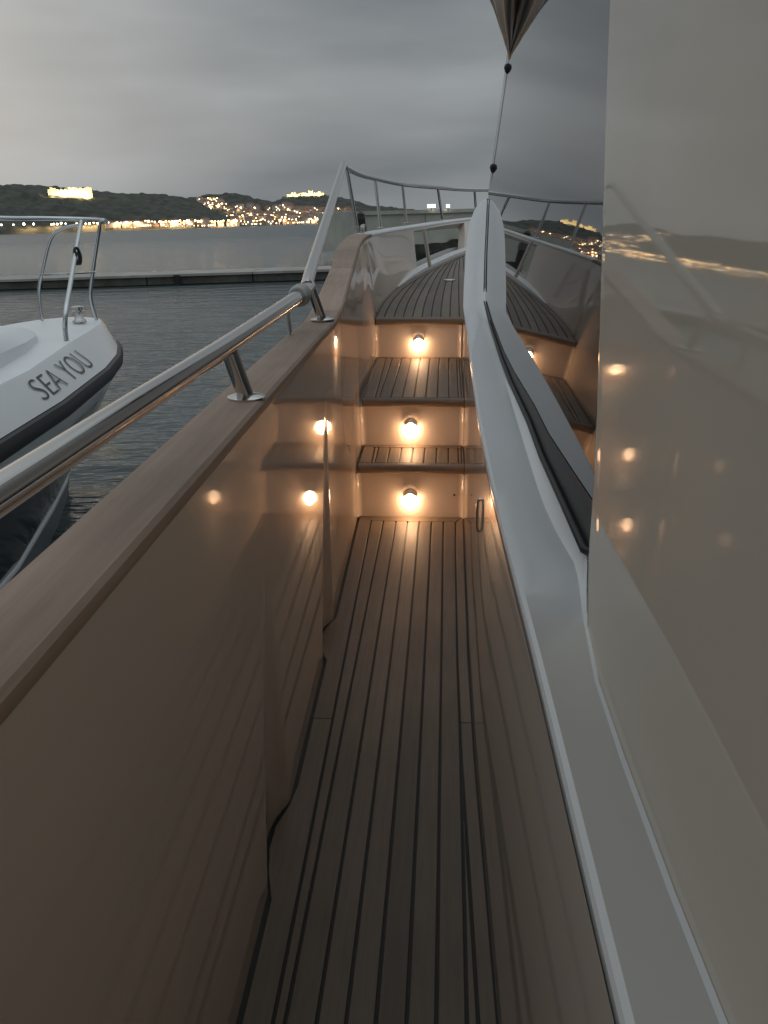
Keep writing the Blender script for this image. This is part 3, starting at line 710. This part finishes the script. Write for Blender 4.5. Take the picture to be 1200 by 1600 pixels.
# stanchion standing in the bulwark opening
m = MB(); a, b = onz(672, 418, zdeck(7.15) + .03), None; b = ony(662, 358, a.y + .02); m.tube([a, b], .014, 10); m.obj('opening_bar', STEEL, YT, True)
# bow cleat on the cap
m = MB(); c = V((-.56, 5.95, 1.14)); m.tube([c + V((.0, -.11, .05)), c + V((0, -.06, .058)), c + V((0, .06, .058)), c + V((0, .11, .05))], [.008, .013, .013, .008], 10); m.tube([c + V((0, -.04, 0)), c + V((0, -.04, .055))], .011, 8); m.tube([c + V((0, .04, 0)), c + V((0, .04, .055))], .011, 8); m.obj('bow_cleat', STEEL, YT, True)

# ---- things hung on the yacht ---------------------------------------------------------
ROPE = mat('grey_white_rope', (.52, .52, .50), .9); bump(ROPE, noise(ROPE, 220, 3), .6, .004)
def toW(p): return YT.matrix_world @ V(p)
c = V((-.423, 2.52, 1.127)); rl = empty('rope_lashing', toW(c)); rl.rotation_euler = YT.matrix_world.to_euler()
m = MB()
for k in range(7):
    pts = []
    for j in range(17):
        a = 2 * math.pi * j / 16; pts.append((.0235 * math.cos(a) * (1.12 if k in (2, 4) else 1), -.04 + .0118 * k + .008 * math.sin(a * .5), .0235 * math.sin(a) * (1.12 if k in (2, 4) else 1)))
    m.tube(pts, .0058, 8)
m.obj('wrapped_turns', ROPE, rl, True)
for q, (dx, ln) in enumerate(((-.012, .155), (.012, .10))):
    m = MB(); m.tube(catmull([(-.026, -.04 + dx, 0), (-.030, -.045 + dx, -.05), (-.026, -.05 + dx * .3, -ln * .7), (-.024, -.052 + dx * .3, -ln)], 6), .0042, 8); m.obj('loose_end', ROPE, rl, True)
tag(rl, 'pale rope lashed round the handrail with loose ends hanging down', 'rope')

# furled awning cloth hanging from the roof edge beside the window's front corner
AW = mat('striped_canvas', (.3, .27, .24), .9)
def _aw():
    N, L, b = nodes(AW); tcn = N('ShaderNodeTexCoord'); w = N('ShaderNodeTexWave'); w.wave_type = 'RINGS'; w.rings_direction = 'Z'
    at_ = N('ShaderNodeAttribute'); at_.attribute_name = 'stripe'; r = N('ShaderNodeValToRGB'); L(at_.outputs['Fac'], r.inputs[0])
    r.color_ramp.interpolation = 'CONSTANT'
    cols = [(0, (.58, .36, .22)), (.16, (.52, .48, .43)), (.34, (.26, .21, .18)), (.5, (.55, .50, .45)), (.64, (.60, .37, .23)), (.82, (.48, .45, .41))]
    while len(r.color_ramp.elements) < len(cols): r.color_ramp.elements.new(.9)
    for e, (p, c_) in zip(r.color_ramp.elements, cols): e.position = p; e.color = (*c_, 1)
    L(r.outputs[0], b.inputs['Base Color'])
_aw()
tip = ony(793, 84, 5.65); tip = V((gx(5.65, tip.z) - .003, 5.65, tip.z))
topc = V((gx(5.65, ZR) - .22, 5.60, ZR - .02)); nA = 40
rows = []; att = []
for i in range(15):
    t = i / 14; c = tip.lerp(topc, t); R_ = .008 + .235 * t ** .92; row = []
    for k in range(nA + 1):
        a = 2 * math.pi * k / nA; rr = R_ * (1 + .16 * math.sin(a * 7 + .8 * math.sin(t * 5)) + .12 * math.sin(a * 3 + 2 * t) + .5 * (vnoise(a * 2.2, t * 5, 4) - .5) + .25 * (vnoise(a * 6, t * 9, 8) - .5)); p = c + V((rr * math.cos(a) * .75, rr * math.sin(a), .012 * math.sin(a * 5)))
        lim = gx(p.y, p.z) + .004
        if p.x > lim: p.x = lim
        row.append(p); att.append((k * 3 / nA) % 1.0)
    rows.append(row)
m = MB(); m.strip(rows); AWO = empty('furled_awning', toW(tip)); AWO.rotation_euler = YT.matrix_world.to_euler()
m.v = [p - tip for p in m.v]; cl = m.obj('canvas', AW, AWO, True)
at_ = cl.data.attributes.new('stripe', 'FLOAT', 'POINT')
for i, vv in enumerate(att): at_.data[i].value = vv
m = MB(); m.tube([V((0, 0, .012)), V((0, 0, -.03))], [.012, .006], 8); m.obj('tied_tip', AW, AWO, True)
tag(AWO, 'furled tan and grey striped awning hanging point down beside the cabin window', 'awning')
# elastic cord with two black toggle balls from the awning tip to the wing top
b1 = ony(790, 106, 5.66); b2 = ony(770, 262, 5.72); b1 = V((gx(5.66, b1.z) - .002, 5.66, b1.z)); b2 = V((gx(5.72, b2.z) - .002, 5.72, b2.z)); b3 = V((gx(5.75, 1.385) - .001, 5.75, 1.372))
CO = empty('toggle_cord', toW(b3)); CO.rotation_euler = YT.matrix_world.to_euler(); tp = tip + V((0, 0, -.028))
CORD = mat('thin_grey_cord', (.30, .31, .31), .8)
m = MB(); m.tube([tp - b3, b1 - b3, b2 - b3, V((0, 0, -.02))], .0012, 6); m.obj('cord', CORD, CO, True)
for b_ in (b1, b2):
    m = MB(); m.lathe([(.004, -.034), (.015, -.02), (.0215, 0), (.017, .016), (.008, .022)], 14, Matrix.Translation(b_ - b3)); m.obj('toggle_ball', RUBBER, CO, True)
tag(CO, 'thin cord with two black toggle balls hanging down the window edge', 'cord')

# ================================================================== NEIGHBOUR BOAT
XB, YB = -3.65, 10.65
NB = empty('moored_boat', (XB, YB, 0)); tag(NB, 'white motorboat SEA YOU with black rub rail and steel pulpit moored alongside', 'boat')
S_ = [0, .08, .25, .5, .9, 1.6, 2.5, 4.1, 6, 9]
def hb(level, s):
    t = {'deck': [0, .22, .40, .50, .60, .70, .80, 1.03, 1.12, 1.15], 'rub': [0, .26, .46, .60, .73, .92, 1.07, 1.21, 1.25, 1.25],
         'band': [0, .22, .40, .53, .66, .85, 1.01, 1.17, 1.22, 1.22], 'mid': [0, .1, .22, .33, .46, .64, .80, 1.02, 1.12, 1.15],
         'chine': [0, .05, .12, .2, .30, .46, .62, .86, .98, 1.02], 'water': [0, .03, .07, .13, .20, .33, .47, .72, .9, .95]}[level]
    return lerp(s, S_, t)
RAKE = {'deck': .10, 'rub': 0.0, 'band': .06, 'mid': .45, 'chine': .95, 'water': 1.3}
ZL = {'deck': 1.80, 'rub': 1.50, 'band': 1.30, 'mid': .85, 'chine': .40, 'water': -.3}
sN = [0, .02, .05, .1, .17, .25, .37, .5, .7, .9, 1.25, 1.6, 2.05, 2.5, 3.3, 4.1, 5, 6, 7.5, 9]
def hp(level, s, side, dx=0, dz=0): return V((side * (hb(level, s) + dx), -RAKE[level] - s * (1 - RAKE[level] / 9), ZL[level] + dz))
def hull_strip(name, specs, mt, parent=NB, sm=True):
    m = MB(); rows = []
    path = [(s, -1) for s in reversed(sN)] + [(s, 1) for s in sN[1:]]
    for s, sd in path: rows.append([hp(l, s, sd, dx, dz) for l, dx, dz in specs])
    m.strip(rows); return m.obj(name, mt, parent, sm)
NAVY = mat('dark_navy_hull', (.010, .012, .018), .12); GREY = mat('grey_bottom_paint', (.16, .18, .19), .4)
NGEL = gelcoat('boat_white_gelcoat', (.70, .71, .71), .10); NDECK = gelcoat('boat_deck_white', (.78, .81, .82), .35)
TS = hull_strip('topsides', [('deck', -.02, .012), ('deck', .0, 0), ('rub', -.01, .06)], NGEL)
hull_strip('rub_rail', [('rub', -.01, .055), ('rub', .03, .05), ('rub', .045, .01), ('rub', .045, -.03), ('rub', .03, -.062), ('rub', -.012, -.066)], RUBBER)
hull_strip('lower_band', [('rub', -.012, -.062), ('band', 0, 0), ('band', -.02, -.012)], NGEL)
hull_strip('dark_hull_side', [('band', -.018, -.010), ('mid', 0, 0), ('chine', 0, .01)], NAVY)
hull_strip('spray_rail', [('chine', 0, .022), ('chine', .02, .012), ('chine', .02, -.012), ('chine', -.01, -.02)], NGEL)
hull_strip('hull_bottom', [('chine', -.008, -.015), ('water', 0, 0)], GREY)
# deck with slight camber, raised coachroof, transom
m = MB(); rows = []
for s in sN:
    w = hb('deck', s) - .02; rows.append([V((w * t, -RAKE['deck'] - s * (1 - RAKE['deck'] / 9), 1.812 + .05 * (1 - t * t) * min(1, w))) for t in (-1, -.8, -.5, 0, .5, .8, 1)])
m.strip(rows); m.obj('foredeck', NDECK, NB, True)
rows = []
for s, w, h in [(2.0, .06, .0), (2.05, .22, .05), (2.2, .34, .10), (2.5, .45, .14), (3.2, .60, .20), (4.3, .74, .27), (5.5, .80, .33), (6.2, .80, .36), (6.3, .80, 0)]:
    rows.append([V((w * x * (1.12 if abs(x) == 1 and h < 99 else 1), -.1 - s, 1.845 + h * q)) for x, q in ((-1, -.2), (-1, .35), (-.93, .72), (-.75, .94), (-.4, 1.03), (0, 1.06), (.4, 1.03), (.75, .94), (.93, .72), (1, .35), (1, -.2))])
m = MB(); m.strip(rows); m.obj('coachroof', NDECK, NB, True)
m = MB(); rows = [[hp(l, 9, -1) for l in ('deck', 'rub', 'band', 'mid', 'chine', 'water')], [hp(l, 9, 1) for l in ('deck', 'rub', 'band', 'mid', 'chine', 'water')]]; m.strip(rows); m.obj('transom', NGEL, NB)
m = MB(); m.lathe([(.16, 0), (.17, .02), (.15, .045), (.05, .055)], 20, Matrix.Translation((-.12, -2.55, 2.0))); m.obj('deck_hatch', RUBBER, NB, True)
def nb(u, v, y): return wy(u, v, y) - V((XB, YB, 0))
NSTEEL = mat('boat_rail_steel', (.60, .62, .63), .16, 1.0)
PU = empty('pulpit', (0, 0, 0), NB)
m = MB(); m.tube(catmull([nb(-260, 334, 8.6), nb(-120, 335, 9.0), nb(0, 341, 9.5), nb(60, 341.5, 9.8), nb(120, 342.5, 9.95), nb(155, 344, 9.85), nb(166, 346, 9.7)], 8), .026, 12); m.obj('top_rail', NSTEEL, PU, True)
fa = V((hb('deck', 2.35) - .07, -.1 - 2.35, 1.82)); kA = nb(103, 492, YB - 2.40)
m = MB(); m.tube(catmull([nb(127, 346, 9.9), nb(120, 385, 9.4), nb(109, 450, 8.6), nb(103, 485, 8.25), kA * .3 + fa * .7 + V((-.005, 0, .04)), fa], 8), .022, 12); m.obj('leg', NSTEEL, PU, True)
fb = nb(150, 493, 10.05); fb.z = 1.82
m = MB(); m.tube(catmull([nb(157, 346, 9.8), nb(151, 385, 9.85), nb(142, 450, 9.95), nb(143, 472, 10.0), fb], 8), .020, 12); m.obj('leg', NSTEEL, PU, True)
fc = nb(63, 480, 10.0); fc.z = 1.83
m = MB(); m.tube(catmull([nb(124, 351, 9.9), nb(98, 357, 9.9), nb(80, 372, 9.9), nb(68, 415, 9.95), nb(61, 455, 10.0), fc], 8), .018, 12); m.obj('leg', NSTEEL, PU, True)
m = MB(); m.tube([nb(64, 429, 9.95), nb(105, 428, 9.5), nb(148, 425, 9.9)], .012, 10); m.obj('mid_rail', NSTEEL, PU, True)
m = MB(); c = nb(121, 478, 9.6); c.z = 1.84; m.lathe([(.075, 0), (.075, .02), (.05, .04), (.045, .12), (.075, .135), (.07, .17), (.02, .18)], 16, Matrix.Translation(c)); m.obj('windlass', STEEL, NB, True)
# coil of dark line on the pulpit leg
RC = empty('rope_coil', wy(121, 400, 9.25)); m = MB()
for k in range(4):
    m.tube([(.035 * math.cos(a * math.pi / 8) + .012 * k - .02, .02 * math.sin(a * math.pi / 8 + k), .115 * math.sin(a * math.pi / 8)) for a in range(17)], .009, 6)
m.obj('coil_turns', mat('dark_green_line', (.03, .04, .04), .8), RC, True).scale = (.75, .75, .75); tag(RC, 'small coil of dark line hung on the white boat pulpit leg', 'rope')
# lettering on the topsides
cu = bpy.data.curves.new('lettering', 'FONT'); cu.body = 'SEA YOU'; cu.size = 1.0; cu.space_character = 1.02; cu.resolution_u = 6; cu.offset = -.014
to = bpy.data.objects.new('lettering_source', cu); COL.objects.link(to)
dg = bpy.context.evaluated_depsgraph_get(); tm = bpy.data.meshes.new_from_object(to.evaluated_get(dg))
vs = [v.co.copy() for v in tm.vertices]; fs = [tuple(p.vertices) for p in tm.polygons]
x0, x1 = min(v.x for v in vs), max(v.x for v in vs); y0, y1 = min(v.y for v in vs), max(v.y for v in vs)
bpy.data.objects.remove(to); bpy.data.curves.remove(cu)
TS0, TS1 = 4.35, 2.65                   # along the hull, stern-most letter to bow-most
nv = []
for v in vs:
    s = TS0 + (TS1 - TS0) * (v.x - x0) / (x1 - x0); w = .22 + .62 * (v.y - y0) / (y1 - y0)
    a, b = hp('rub', s, 1, -.01, .06), hp('deck', s, 1); e = hp('deck', s - .1, 1) - b
    nn = (b - a).cross(e).normalized()
    if nn.x < 0: nn = -nn
    nv.append(a.lerp(b, w) + nn * .006)
obj('lettering', nv, fs, mat('grey_lettering', (.06, .065, .07), .5), NB)
